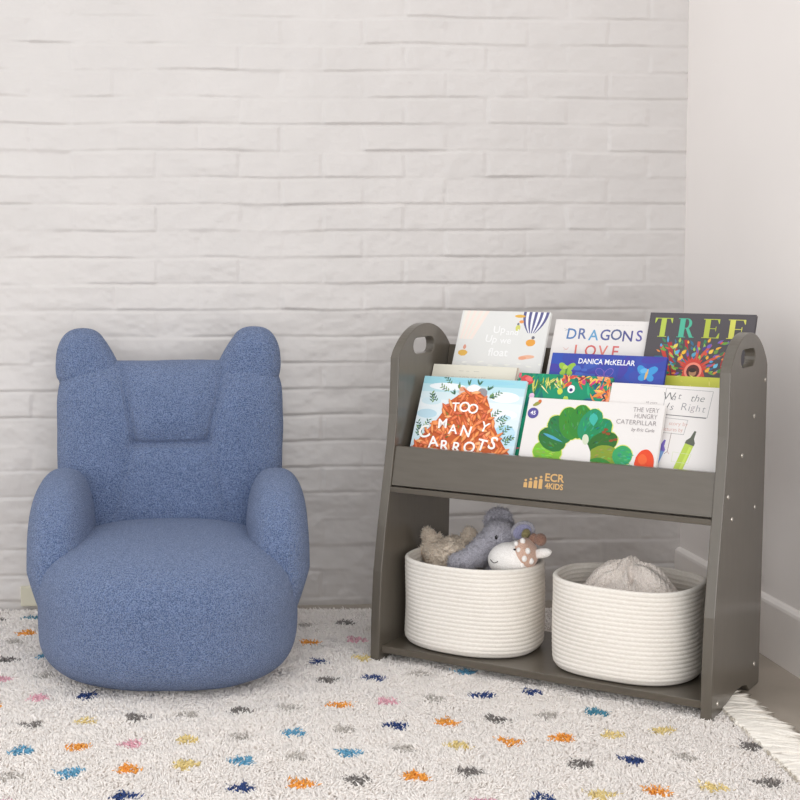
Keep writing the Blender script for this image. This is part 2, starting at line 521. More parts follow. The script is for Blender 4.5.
# logo on the front board
def logo():
    g = (206, 164, 104)
    a = Art(1, 1)
    hs = (.0185, .0215, .0245, .028)
    for k, hh in enumerate(hs):
        x = .339 + k * .0113
        a.rect(x, .0245, x + .0082, .0245 + hh - .0088, g)
        a.ell(x + .0041, .0245 + hh - .0030, .0029, .0027, g)
        a.ell(x + .0041, .0245 + hh - .0090, .0041, .0018, g)
    a.text('ECR', .4075, .0422, .0232, g, .022, sx=1.02)
    a.text('4KIDS', .4075, .0262, .0168, g, .03, sx=.92)
    o = a.build('logo', case, M_gold)
    t = math.atan(SL)
    o.matrix_local = Matrix(((1, 0, 0, 0), (0, math.sin(t), -math.cos(t), .056), (0, math.cos(t), math.sin(t), .401), (0, 0, 0, 1)))
    tag(o, 'gold lettering and four-figure emblem')
logo()

# ------------------------------------------------------------------ books
TILT = math.radians(25)
def cover_mat(name, c):
    return noise_mat(name, c, tuple(min(255, k + 4) for k in c), 20, rough=0.4)
def book(label, u0, u1, v, z, h, th, cover_col, group):
    """hardback leaning back on its tier; origin = lower left of the front cover"""
    w_ = u1 - u0
    L = Matrix(((1, 0, 0, u0), (0, math.sin(TILT), -math.cos(TILT), v), (0, math.cos(TILT), math.sin(TILT), z), (0, 0, 0, 1)))
    root = empty('picture_book'); root.matrix_world = CASE_M @ L
    tag(root, label, 'book', group)
    m = MB(); ct = .0022
    m.box(0, w_, 0, h, -ct, 0); m.box(0, w_, 0, h, -th, -th + ct); m.box(0, ct, 0, h, -th, 0)
    bevel(m.build('cover', cover_mat('cover_board', cover_col), root), .0006, 1)
    p = MB(); p.box(ct, w_ - .004, .003, h - .003, -th + ct, -ct)
    p.build('pages', M_pages, root)
    return root, w_, h
G = 'picture books in the bookcase'
def finish(root, art, title=None):
    if title is not None and title.v:
        b = len(art.v); art.v += title.v; art.f += [tuple(i + b for i in q) for q in title.f]; art.c += title.c
    art.build('cover_art', root)
R = random.uniform

# -- carrots (front row, left)
root, w_, h_ = book('square picture book with a heap of orange carrots on its pale blue cover', .034, .288, .085, .402, .263, .009, (206, 226, 232), G)
a = Art(w_, h_)
for k in range(14):
    t0 = k / 14
    top = np.array((118, 196, 214)); mid = np.array((228, 236, 240)); bot = np.array((176, 216, 232))
    c = bot + (mid - bot) * min(1, t0 / .7) if t0 < .7 else mid + (top - mid) * ((t0 - .7) / .3) ** 1.6
    a.rect(0, h_ * t0, w_, h_ * (t0 + 1/14), tuple(c))
def F(x, y): return (x * w_, .089 + y * .183)
for x, y, rx, ry, c in ((.12, .62, .10, .05, (206, 228, 236)), (.1, .45, .1, .06, (186, 216, 230)), (.82, .72, .14, .07, (240, 244, 248)), (.85, .5, .12, .06, (236, 240, 246)), (.88, .25, .1, .12, (170, 212, 232)), (.25, .82, .18, .05, (236, 242, 246)), (.6, .9, .3, .03, (150, 206, 224))):
    a.ell(*F(x, y), rx * w_, ry * .183, c, n=24)
for k in range(12):
    x = R(.93, .99); a.ell(*F(R(.84, .97), R(.1, .5)), .012, .006, (190, 222, 236))
greens = [(62, 104, 84), (82, 128, 92), (50, 84, 80), (120, 150, 84)]
for (sx_, sy_, an) in ((.27, .76, 2.6), (.28, .86, 2.3), (.17, .62, 2.2), (.13, .6, 1.8), (.07, .22, 2.0), (.1, .25, 1.2), (.12, .12, 2.3), (.7, .7, .7), (.73, .45, .8), (.78, .42, .4), (.86, .25, .9), (.87, .18, .3), (.9, .12, .9), (.83, .3, 1.3), (.05, .15, 1.6)):
    x, y = F(sx_, sy_)
    a.line([(x, y), (x + .022*math.cos(an), y + .022*math.sin(an))], .0009, greens[0])
    for q in range(7):
        tt = q / 6
        a.leaf(x + .022*tt*math.cos(an), y + .022*tt*math.sin(an), .009, .0032, an + (1 if q % 2 else -1) * .8, random.choice(greens))
for x, y, rx, ry, c in ((.43, .76, .06, .06, (214, 196, 188)), (.52, .79, .075, .075, (238, 236, 236)), (.60, .75, .05, .075, (150, 144, 148)), (.53, .82, .04, .03, (250, 248, 248)), (.40, .80, .03, .03, (222, 160, 130))):
    a.ell(*F(x, y), rx * w_, ry * .183, c, n=22, wob=.06)
for x, y, an in ((.37, .80, 2.0), (.46, .85, 1.7), (.56, .86, 1.4), (.65, .80, 1.0), (.68, .70, .7), (.34, .72, 2.4)):
    for q in range(5): a.leaf(*F(x, y), R(.010, .018), .0035, an + R(-.7, .7), random.choice(greens))
mound = [(.0, -.6), (-.02, -.1), (.05, .06), (.13, .22), (.21, .37), (.27, .52), (.31, .64), (.38, .72), (.48, .77), (.58, .76), (.66, .69), (.70, .58), (.73, .46), (.78, .33), (.84, .2), (.91, .08), (1.0, -.05), (1.0, -.6)]
a.poly([F(*p) for p in mound], (196, 92, 44))
def inside(pt, poly):
    x, y = pt; c = False
    for i in range(len(poly)):
        (x0, y0), (x1, y1) = poly[i], poly[i-1]
        if (y0 > y) != (y1 > y) and x < (x1-x0)*(y-y0)/(y1-y0) + x0: c = not c
    return c
oranges = [(226, 122, 62), (234, 142, 82), (212, 104, 58), (240, 164, 108), (200, 94, 60), (222, 120, 74), (232, 138, 72)]
cnt = 0
while cnt < 330:
    p = (R(0, 1), R(-.35, .76))
    if not inside(p, mound): continue
    cnt += 1
    x, y = F(*p); an = R(0, 2*PI)
    if cnt % 9 == 0: a.leaf(x, y, R(.008, .014), .003, an, random.choice([(120, 140, 60), (160, 160, 70), (92, 112, 62), (140, 90, 60)]))
    else:
        L = R(.018, .034); W_ = R(.006, .009); x0, y0 = x - L/2*math.cos(an), y - L/2*math.sin(an)
        c = random.choice(oranges)
        a.leaf(x0, y0 - .0008, L, W_ * 1.15, an, (150, 62, 34)); a.leaf(x0, y0, L, W_, an, c)
        a.leaf(x0 + .2*L*math.cos(an), y0 + .2*L*math.sin(an) + .0006, L * .5, W_ * .35, an, tuple(np.clip(np.array(c) + 28, 0, 255)))
t = Art(w_, h_, a.z + .0001); Wt = (250, 248, 246)
for ch, x, y, sz, ro in (('T', .375, .50, .030, .05), ('O', .462, .50, .034, 0), ('O', .545, .485, .033, -.05),
        ('M', .285, .27, .032, .1), ('A', .395, .205, .032, .05), ('N', .515, .185, .036, -.12), ('Y', .68, .265, .032, -.25),
        ('C', .135, .13, .042, .35), ('A', .235, .015, .038, .2), ('R', .35, -.02, .036, .1), ('R', .465, -.035, .036, 0), ('O', .58, -.02, .037, -.05), ('T', .69, .02, .038, -.15), ('S', .785, .05, .042, -.25)):
    t.text(ch, *F(x, y), sz, Wt, .014, ro)
finish(root, a, t)

# -- green collage cover (front row, middle)
root, w_, h_ = book('wide white picture book with an arch of green leaves, in front of the bookcase middle', .3025, .607, .080, .402, .226, .010, (238, 235, 233), G)
a = Art(w_, h_)
a.rect(0, 0, w_, h_, (228, 224, 222))
def F(x, y): return (x * w_, .089 + y * .148)
halo = (214, 220, 120)
blobs = []
pal = [(112, 176, 46), (124, 182, 52), (44, 112, 50), (40, 118, 66), (56, 134, 44), (50, 130, 46), (34, 140, 96), (30, 134, 84), (46, 104, 40), (128, 150, 46), (58, 134, 52)]
for k, c in enumerate(pal):
    an = math.radians(196 - 212 * k / 10)
    ox_, oy_ = .096 * math.cos(an), .119 * math.sin(an); ix_, iy_ = .030 * math.cos(an), .042 * math.sin(an)
    cx0, cy0 = F(.415, .05)
    mx_, my_ = cx0 + (ox_ + ix_) / 2, cy0 + (oy_ + iy_) / 2
    L_ = math.hypot(ox_ - ix_, oy_ - iy_) / 2
    blobs.append((mx_ / w_, (my_ - .089) / .148, L_ / w_, .0245 / .148, math.atan2(oy_ - iy_, ox_ - ix_), c))
blobs.append((.755, .13, .07, .15, 0, (52, 158, 96)))
for x, y, rx, ry, ro, c in blobs:
    a.ell(*F(x, y), rx * w_ * 1.05, ry * .148 * 1.10, halo, ro, 26, .03)
for i, (x, y, rx, ry, ro, c) in enumerate(blobs):
    cx_, cy_ = F(x, y)
    a.ell(cx_, cy_, rx * w_, ry * .148, c, ro, 26, .02)
    for q in range(26):
        an = R(0, 2*PI); rr = math.sqrt(R(0, 1)) * .72
        dx, dy = rx * w_ * rr * math.cos(an), ry * .148 * rr * math.sin(an)
        px_, py_ = cx_ + dx*math.cos(ro) - dy*math.sin(ro), cy_ + dx*math.sin(ro) + dy*math.cos(ro)
        jit = np.array(c) + np.array([R(-26, 34), R(-26, 30), R(-22, 40)])
        a.leaf(px_, py_, R(.007, .014), R(.002, .004), ro + R(-.5, .5), tuple(np.clip(jit, 0, 255)))
for (x, y) in ((.60, .46), (.63, .44), (.61, .50), (.66, .34), (.69, .36)): a.ell(*F(x, y), .005, .003, (140, 72, 36), wob=.2)
a.leaf(*F(.155, .38), .052, .007, -.35, (78, 160, 190))
a.leaf(*F(.50, .74), .03, .02, -1.4, (60, 176, 160))
a.ell(*F(.43, .02), .105 * w_, .30 * .148, (230, 226, 224), 0, 30, .015)
a.ell(*F(.475, .33), .024 * w_, .08 * .148, (206, 214, 190), .2, 16, .05)
# plain red berry
a.ell(*F(.915, .03), .068 * w_, .22 * .148, (226, 74, 38), 0, 28, .01)
a.ell(*F(.90, .10), .03 * w_, .08 * .148, (234, 100, 52), .3, 18, .05)
# round badge
a.ell(*F(.052, .68), .0125, .0125, (86, 78, 150), 0, 26)
a.ell(*F(.070, .83), .010, .004, (150, 150, 70), .5, 14, .1); a.ell(*F(.088, .87), .004, .004, (206, 110, 60), 0, 12)
t = Art(w_, h_, a.z + .0001); gr = (146, 138, 140)
t.text('45', *F(.052, .655), .0125, (246, 244, 250), .02)
for tx, xa, xb, yy, sz in (('THE VERY', .780, .962, .80, .0150), ('HUNGRY', .797, .955, .705, .0150), ('CATERPILLAR', .674, .958, .605, .0150)):
    t.fit(tx, xa * w_, xb * w_, F(0, yy)[1], sz, gr, -.008)
t.fit('by Eric Carle', .79 * w_, .95 * w_, F(0, .51)[1], .0105, gr, 0, .2)
t.fit('45 years', .86 * w_, .94 * w_, F(0, .94)[1], .006, gr)
finish(root, a, t)

# -- jungle (front row, behind the white one)
root, w_, h_ = book('emerald green jungle picture book half hidden between the carrot book and white book', .260, .478, .0995, .402, .281, .009, (24, 130, 100), G)
a = Art(w_, h_)
a.rect(0, 0, w_, h_, (16, 140, 104))
for k in range(60): a.leaf(R(0, w_), R(.05, h_), R(.02, .05), R(.004, .01), R(1.0, 2.1), random.choice([(20, 158, 122), (12, 120, 96), (40, 170, 120), (10, 110, 110)]))
def edge_leaf(x, y, n, cols, sp=(.012, .034)):
    for k in range(n): a.leaf(x + R(-.012, .012), y + R(-.012, .012), R(*sp), R(.003, .009), R(0, 2*PI), random.choice(cols))
warm = [(224, 128, 52), (204, 72, 66), (240, 190, 90), (150, 50, 60), (232, 150, 110), (60, 40, 60)]
for k in range(12): edge_leaf(.007, h_ * k / 12, 5, [(224, 150, 60), (40, 60, 110), (20, 90, 90), (30, 130, 110), (214, 90, 110), (230, 220, 140)])
for k in range(10): edge_leaf(w_ - .010, h_ - .008 - k * .016, 9, warm)
for k in range(12): edge_leaf(.11 + k * .0095, h_ - .006, 6, warm + [(30, 110, 90), (200, 60, 120)], (.01, .024))
for k in range(34):
    x = .035 + R(0, .07); a.leaf(x, h_ - .006 - R(0, .02), R(.018, .034), .003, -PI/2 + R(-.9, .9), random.choice([(216, 210, 110), (170, 190, 70), (236, 226, 160), (60, 120, 60)]))
a.ell(.022, h_ - .017, .016, .011, (206, 70, 74), -.3, 20, .1); a.ell(.026, h_ - .014, .009, .006, (228, 110, 110), -.3, 16, .1)
for k in range(9): edge_leaf(w_ - .035, h_ - .03 - k * .008, 2, [(20, 120, 130), (224, 140, 60), (30, 90, 120)])
for x, y in ((.128, h_ - .033),): 
    a.ell(x, y, .0085, .0095, (238, 234, 240), 0, 18); a.ell(x, y - .002, .004, .004, (60, 50, 110), 0, 14)
for x, y, c in ((.040, h_ - .055, (226, 190, 220)), (.088, h_ - .066, (236, 238, 236)), (.12, h_ - .058, (180, 210, 90)), (.103, h_ - .040, (200, 210, 80))): a.ell(x, y, .006, .008, c, .3, 14, .15)
finish(root, a)

# -- crayons (front row, right)
root, w_, h_ = book('white picture book with a green crayon on its cover, rightmost of the front row', .4775, .727, .0985, .402, .269, .009, (240, 236, 234), G)
a = Art(w_, h_)
a.rect(0, 0, w_, h_, (229, 225, 223))
def P_(px_, py_):   # from a close view of the visible right part
    return (w_ - .003 - (545 - px_ + (py_ - 100) * .02) / 545 * .134, .092 + (775 - py_) / 690 * .170)
pen = (150, 150, 152)
def box_(x0, y0, x1, y1, c=pen, wd=.0009): a.line([P_(x0, y0), P_(x1, y0 + 12), P_(x1 - 15, y1 + 8), P_(x0, y1), P_(x0, y0)], wd, c)
box_(30, 82, 430, 322); a.line([P_(30, 322), P_(405, 335)], .0018, (120, 120, 122))
box_(45, 350, 258, 484)
a.line([P_(-200, 70), P_(20, 78)], .0008, (180, 180, 180))
a.line([P_(138, 484), P_(132, 650), P_(110, 672)], .0012, (150, 130, 130)); a.line([P_(132, 650), P_(150, 672)], .0009, (190, 140, 140))
def crayon(x0, y0, x1, y1, wd, body, tip):
    p0, p1 = np.array(P_(x0, y0)), np.array(P_(x1, y1)); d_ = (p1 - p0); L = np.linalg.norm(d_); d_ /= L; n_ = np.array((-d_[1], d_[0])) * wd / 2
    q = lambda s_, e: tuple(p0 + d_ * L * s_ + n_ * e)
    a.poly([q(0, -1), q(.70, -1), q(.70, 1), q(0, 1)], body)
    a.poly([q(0.1, -.75), q(.66, -.75), q(.66, -.2), q(.1, -.2)], tuple(np.clip(np.array(body) + 14, 0, 255)))
    a.poly([q(.70, -1.05), q(.76, -1.05), q(.84, -.45), q(1.0, -.22), q(1.0, .22), q(.84, .45), q(.76, 1.05), q(.70, 1.05)], tip)
crayon(228, 860, 338, 455, .019, (182, 204, 84), (96, 100, 88))
crayon(8, 860, 96, 550, .018, (122, 158, 206), (120, 104, 186))
box_(180, 650, 335, 735, (206, 214, 180), .0008)
t = Art(w_, h_, a.z + .0001)
for s_, x, y, sz, c, sh in (('W', 62, 190, 0.0252, (96, 98, 100), .1), ('a', 108, 190, 0.0218, (130, 130, 134), .2), ('t', 152, 178, 0.0218, (120, 120, 124), .2), ('the', 305, 192, 0.0227, (120, 122, 124), .25),
        ('I', 58, 275, 0.0218, (96, 98, 100), .35), ('s', 100, 280, 0.0218, (130, 130, 134), .25), ('R', 208, 275, .024, (150, 150, 154), .1), ('i', 250, 280, .024, (150, 150, 154), .1), ('g', 280, 275, 0.0218, (160, 150, 156), .1), ('h', 325, 282, 0.0218, (150, 150, 156), .15), ('t', 372, 285, 0.0218, (150, 150, 154), .2)):
    t.text(s_, *P_(x, y), sz, c, -.012, shear=sh)
t.text('story by', *P_(185, 415), .012, (206, 160, 150), -.01); t.text('pictures by', *P_(140, 468), .012, (200, 150, 140), -.01, sx=.85)
finish(root, a, t)

# -- cream (second row, left)
root, w_, h_ = book('plain cream picture book with faint grey print, standing behind the carrot book', .0235, .239, .175, .474, .209, .009, (232, 228, 214), G)
a = Art(w_, h_); a.rect(0, 0, w_, h_, (224, 220, 206))
a.rect(w_ - .004, 0, w_, h_, (176, 158, 146))
t = Art(w_, h_, a.z + .0001)
for k, L in ((0, .012), (1, .008), (2, .014)): t.rect(.068 + k * .019, h_ - .0155, .068 + k * .019 + L, h_ - .0145, (186, 182, 172))
t.text('CHRISTOPHER LEE', .088, h_ - .037, .0125, (188, 184, 176), -.01)
finish(root, a, t)

# -- blue butterflies (second row, right)
root, w_, h_ = book('blue picture book with butterflies, behind the white books in the second row', .315, .577, .170, .474, .250, .009, (56, 72, 160), G)
a = Art(w_, h_); a.rect(0, 0, w_, h_, (58, 74, 164))
for k in range(30): a.ell(R(0, w_), R(.15, h_), R(.01, .03), R(.006, .014), random.choice([(62, 78, 168), (70, 66, 160), (52, 80, 172), (64, 92, 178)]), R(0, 3), 14, .1)
def bfly(x, y, s_, c, body, ro=0.0, outline=None):
    for sg in (-1, 1):
        for (dx, dy, rx, ry, rr) in ((.55, .42, .62, .40, .75), (.42, -.38, .42, .36, -.6)):
            if outline: a.ell(x + sg*dx*s_, y + dy*s_, rx*s_*1.08, ry*s_*1.12, outline, sg*rr + ro, 20)
            a.ell(x + sg*dx*s_, y + dy*s_, rx*s_, ry*s_, c, sg*rr + ro, 20, .03)
    a.ell(x, y, s_*.13, s_*.62, body, ro, 14)
bfly(.040, h_ - .040, .018, (150, 190, 70), (88, 140, 60))
a.ell(.036, h_ - .034, .006, .005, (180, 206, 90)); 
bfly(.128, h_ - .050, .018, (66, 76, 166), (110, 84, 170), .1, (150, 112, 196))
bfly(.222, h_ - .042, .021, (66, 150, 212), (214, 176, 110), -.15)
a.ell(.215, h_ - .034, .008, .006, (100, 176, 226), .4, 12, .1)
for k in range(9): a.ell(.184 + R(-.012, .012), h_ - .090 + R(-.012, .012), R(.003, .008), R(.003, .006), random.choice([(80, 190, 200), (110, 206, 206), (60, 150, 190)]), wob=.15)
for k in range(10): a.ell(.072 + R(-.014, .014), h_ - .045 + R(-.014, .014), R(.004, .010), R(.003, .008), (74, 104, 190), wob=.1)
t = Art(w_, h_, a.z + .0001)
t.text('DANICA McKELLAR', .129, h_ - .0235, .0172, (240, 240, 246), .016, sx=.86)
finish(root, a, t)

# -- balloon (third row, left)
root, w_, h_ = book('pale grey picture book with a striped balloon, leftmost in the back row', .051, .2755, .250, .548, .264, .009, (224, 224, 222), G)
a = Art(w_, h_); a.rect(0, 0, w_, h_, (221, 221, 219))
for k in range(8):
    x = .006 + k * .008
    a.poly([(x, h_), (x + .009, h_), (.008 + k * .0045, h_ - .075), (.004 + k * .004, h_ - .072)], (236, 222, 214) if k % 2 else (230, 226, 218))
for k in range(9):
    n0, n1 = k / 9, (k + 1) / 9
    bx0, bw = .158, .063
    pts = []
    for f_ in (n0, n1):
        pts.append(f_)
    col = (92, 92, 138) if k % 2 == 0 else (236, 236, 240)
    seg = 8; left = []; right = []
    for q in range(seg + 1):
        tq = q / seg; half = .5 * bw * (1 - .72 * tq ** 2.2); cxq = bx0 + bw/2 - .004 * tq
        left.append((cxq + (n0*2 - 1) * half, h_ - .054 * tq)); right.append((cxq + (n1*2 - 1) * half, h_ - .054 * tq))
    a.poly(left + right[::-1], col)
for x, y, rx, ry, c, ro in ((.022, .155, .012, .008, (222, 176, 86), 0), (.024, .170, .004, .006, (214, 150, 130), 0), (.188, .186, .012, .009, (226, 160, 70), .1), (.192, .199, .004, .004, (110, 110, 120), 0), (.150, .222, .006, .008, (206, 206, 110), 0), (.149, .232, .003, .003, (120, 120, 130), 0),
        (.150, .252, .013, .004, (222, 174, 80), 0), (.156, .238, .006, .004, (228, 150, 90), 0), (.184, .150, .020, .005, (230, 178, 150), .12), (.175, .147, .010, .004, (226, 160, 130), .1)):
    a.ell(x, y, rx, ry, c, ro, 18, .06)
for k in range(40): a.leaf(R(0, w_), R(.10, .135), R(.01, .02), .004, R(-.3, .3), random.choice([(232, 232, 226), (216, 220, 218), (238, 238, 232)]))
t = Art(w_, h_, a.z + .0001); wt = (240, 240, 240)
t.text('Up', .105, .208, .026, wt, .01, .05); t.text('and', .138, .204, .022, wt, .006); t.text('Up', .088, .184, .026, wt, .01, -.08); t.text('we', .125, .182, .024, wt, .006); t.text('float', .112, .150, .028, wt, .01)
finish(root, a, t)

# -- dragons (third row, middle)
root, w_, h_ = book('white picture book titled in blue and red hand lettering, middle of the back row', .285, .535, .2625, .543, .252, .009, (240, 236, 234), G)
a = Art(w_, h_); a.rect(0, 0, w_, h_, (228, 224, 222))
t = Art(w_, h_, a.z + .0001)
cols = [(84, 124, 176), (96, 112, 160), (104, 160, 200), (90, 96, 150), (88, 100, 140), (84, 84, 140), (96, 92, 160)]
for k, ch in enumerate('DRAGONS'): t.text(ch, .044 + k * .0264, h_ - .048 + .0015 * math.sin(k * 2.1), .037, cols[k], .012, R(-.05, .05), sx=.92)
for k, ch in enumerate('LOVE'): t.text(ch, .066 + k * .0292, h_ - .088, .038, [(214, 120, 110), (206, 104, 100), (220, 130, 120), (210, 110, 110)][k], .010, R(-.04, .04), sx=.92)
for x, y, c in ((.024, h_ - .022, (150, 150, 160)), (.030, h_ - .070, (214, 160, 150)), (.225, h_ - .075, (220, 190, 180))):
    a.line([(x, y), (x + .007, y - .004), (x + .013, y + .001)], .0008, c); a.line([(x + .002, y - .006), (x + .012, y - .003)], .0008, c)
for k in range(9): a.rect(.098 + k * .010, h_ - .012, .098 + k * .010 + .007, h_ - .0112, (206, 202, 202))
finish(root, a, t)

# -- tree (third row, right)
root, w_, h_ = book('dark grey picture book titled TREE with colourful leaves, rightmost in the back row', .509, .7395, .2500, .548, .270, .010, (82, 78, 82), G)
a = Art(w_, h_); a.rect(0, 0, w_, h_, (82, 78, 82))
def Q(px_, py_):   # from a close view: (70,65)-(720,80) top edge
    top = 65 + (px_ - 70) * .023
    lft = 70 - (py_ - 65) * .155
    return ((px_ - lft) / 650 * w_, h_ - (py_ - top) / 445 * .161)
for (x0, y0, x1, y1, wd) in ((215, 470, 190, 270, .010), (330, 440, 215, 290, .006), (330, 440, 290, 250, .006), (330, 440, 370, 260, .006), (330, 440, 440, 280, .006), (330, 440, 520, 330, .006), (330, 450, 240, 380, .005), (330, 450, 460, 400, .005), (180, 470, 140, 290, .008), (500, 460, 530, 330, .006)):
    a.line([Q(x0, y0), Q((x0+x1)/2 + R(-12, 12), (y0+y1)/2), Q(x1, y1)], wd, random.choice([(196, 66, 58), (170, 52, 58), (206, 90, 70)]))
lc = [(236, 176, 60), (88, 160, 206), (110, 160, 70), (74, 120, 80), (120, 96, 176), (214, 84, 66), (60, 110, 140), (230, 140, 70), (150, 190, 90), (64, 130, 96)]
for k in range(120):
    x, y = R(110, 600), R(255, 470)
    a.leaf(*Q(x, y), R(.008, .018), R(.004, .007), math.atan2(440 - y + 20, x - 330) + R(-.6, .6), random.choice(lc))
for x, y, c in ((235, 325, (96, 170, 214)), (225, 285, (226, 206, 90)), (275, 325, (236, 186, 60)), (335, 340, (90, 160, 190)), (250, 365, (240, 190, 70)), (440, 320, (240, 200, 80)), (470, 320, (110, 150, 70)), (415, 437, (240, 180, 60)), (465, 410, (110, 190, 220)), (430, 285, (120, 96, 180)), (400, 300, (84, 70, 130)), (490, 440, (80, 140, 70)), (510, 390, (150, 60, 60))):
    a.leaf(*Q(x - 12, y + 14), .014, .0085, .9, c)
a.poly([Q(260, 480), Q(275, 420), Q(300, 380), Q(330, 365), Q(365, 380), Q(385, 420), Q(400, 480)], (206, 78, 66))
for k in range(12):
    an = PI * (k + .5) / 12; a.leaf(*Q(330 + 45*math.cos(an), 440 - 45*math.sin(an)), .016, .005, an, (206, 70, 60))
a.ell(*Q(330, 445), .019, .020, (238, 140, 120)); a.ell(*Q(330, 447), .014, .0155, (92, 48, 44))
a.ell(*Q(328, 455), .008, .009, (176, 130, 96)); a.ell(*Q(328, 440), .008, .005, (60, 44, 40))
a.rect(0, 0, w_, Q(300, 480)[1], (206, 208, 84))
for k in range(50): a.leaf(R(0, w_), R(.03, Q(300, 482)[1]), R(.006, .014), .0025, R(.2, 2.8), random.choice([(220, 214, 96), (188, 196, 72), (226, 220, 120)]))
# serif capitals drawn as shapes
t = Art(w_, h_, a.z + .0001)
x_h = .045
def cap(letter, cx_, c, cw):
    y0 = h_ - .058; y1 = y0 + x_h; L = cx_ - cw/2; Rr = cx_ + cw/2; hl = .0016; st = .0115
    def ser(x0, x1, y): t.rect(x0, y, x1, y + hl, c)
    if letter == 'T':
        t.rect(cx_ - st/2, y0, cx_ + st/2, y1, c); ser(L, Rr, y1 - hl); ser(cx_ - .010, cx_ + .010, y0)
        t.poly([(L, y1), (L, y1 - .012), (L + .0015, y1 - .012), (L + .006, y1)], c); t.poly([(Rr, y1), (Rr, y1 - .012), (Rr - .0015, y1 - .012), (Rr - .006, y1)], c)
        return
    xs = L + .004
    t.rect(xs, y0, xs + st, y1, c); ser(L, xs + st + .004, y0); ser(L, xs + st + .003, y1 - hl)
    if letter == 'R':
        ym = y0 + x_h * .47
        n = 12; o_ = []; i_ = []
        for k in range(n + 1):
            an = PI/2 - PI*k/n; ry = (y1 - ym)/2
            o_.append((xs + st + .004 + .011*math.cos(an), (y1+ym)/2 + ry*math.sin(an)))
            i_.append((xs + st + .004 + .0045*math.cos(an), (y1+ym)/2 + (ry - hl)*math.sin(an)))
        for k in range(n): t.poly([o_[k], o_[k+1], i_[k+1], i_[k]], c)
        t.rect(xs + st, y1 - hl, xs + st + .004, y1, c); t.rect(xs + st, ym, xs + st + .004, ym + hl, c)
        t.poly([(xs + st + .002, ym + hl), (xs + st + .009, ym + hl), (Rr - .001, y0), (Rr - .009, y0)], c); ser(Rr - .009, Rr + .001, y0)
    if letter == 'E':
        ser(xs, Rr, y1 - hl); ser(xs, Rr + .002, y0); ser(xs, Rr - .006, y0 + x_h * .48)
        t.poly([(Rr, y1), (Rr, y1 - .011), (Rr - .0014, y1 - .011), (Rr - .006, y1)], c)
        t.poly([(Rr + .002, y0), (Rr + .002, y0 + .012), (Rr + .0006, y0 + .012), (Rr - .005, y0)], c)
        t.rect(Rr - .0075, y0 + x_h * .48 - .005, Rr - .006, y0 + x_h * .48 + .006, c)
cap('T', .0335, (178, 196, 84), .039); cap('R', .0840, (82, 178, 150), .037); cap('E', .138, (176, 188, 74), .035); cap('E', .192, (206, 206, 96), .037)
finish(root, a, t)

# ------------------------------------------------------------------ rope baskets
def rope_basket(u, v, rz, label):
    A_, B_, H_ = .152, .133, .196
    nseg, ncoil, sub = 120, 21, 6
    prof = []     # (inset, z)
    th = .0085
    for k in range(ncoil * sub + 1):
        z = H_ * k / (ncoil * sub); c = k / sub
        bul = .0013 * (abs(math.sin(PI * c)) ** .8)
        lowr = max(0, (.022 - z) / .022); ins = .020 * (1 - math.sqrt(max(0, 1 - lowr ** 2))) if lowr > 0 else 0
        prof.append((ins - bul, z))
    prof.append((th * .35, H_ + .0018)); prof.append((th * .7, H_ + .001))
    for k in range(ncoil * sub, 5, -1):
        z = H_ * k / (ncoil * sub); c = k / sub
        prof.append((th + .0006 - .0013 * (abs(math.sin(PI * c)) ** .8), z))
    V = []
    seed = int(u * 1000)
    for pi_, (ins, z) in enumerate(prof):
        for k in range(nseg):
            an = 2*PI*k/nseg; c_, s_ = math.cos(an), math.sin(an); n = 2.5
            wob = .0022 * math.sin(2*an + seed) * (z / H_) + .0012 * math.sin(5*an + seed + z * 30)
            V.append(((A_ - ins + wob) * math.copysign(abs(c_) ** (2/n), c_), (B_ - ins + wob) * math.copysign(abs(s_) ** (2/n), s_), z + .0015 * math.sin(an * 2 + seed) * (z / H_)))
    nr = len(prof)
    Fq = [(r*nseg + k, r*nseg + (k+1) % nseg, (r+1)*nseg + (k+1) % nseg, (r+1)*nseg + k) for r in range(nr - 1) for k in range(nseg)]
    Fq.append(tuple(range(nseg))[::-1]); Fq.append(tuple(range((nr-1)*nseg, nr*nseg)))
    me = mesh_from('rope_basket', V, Fq, True)
    o = obj('rope_basket', me, M_rope)
    o.matrix_world = CASE_M @ Matrix.Translation((u, v, .0425)) @ Matrix.Rotation(rz, 4, 'Z')
    return tag(o, label, 'basket', 'coiled rope baskets on the low shelf')
rope_basket(.185, .151, .0, 'oval white rope basket filled with plush toys, left on the low shelf')
rope_basket(.5415, .151, .02, 'oval white rope basket holding a beige cloth, right on the low shelf')

# ------------------------------------------------------------------ plush toys
M_eleph = fabric_mat('grey_plush', (168, 166, 178), (204, 202, 212), 420, .002, .8, .5)
M_lav = fabric_mat('lavender_plush', (150, 150, 186), (182, 182, 212), 420, .002, .7, .5)
M_cream = fabric_mat('cream_plush', (234, 214, 192), (250, 238, 222), 220, .003, 1.0, .4)
M_white = fabric_mat('white_plush', (232, 228, 224), (246, 243, 240), 420, .001, .4, .3)
M_brown = fabric_mat('brown_plush', (130, 98, 84), (160, 126, 110), 420, .002, .6, .4)
M_spot = fabric_mat('spotted_plush', (196, 160, 142), (214, 182, 164), 420, .001, .5, .4)
M_thread = noise_mat('dark_thread', (42, 38, 40), (58, 52, 52), 60, rough=.5)
M_bead = noise_mat('black_bead', (18, 17, 20), (26, 24, 28), 30, rough=.15)
M_olive = fabric_mat('olive_plush', (132, 122, 84), (160, 150, 108), 420, .002, .6, .4)

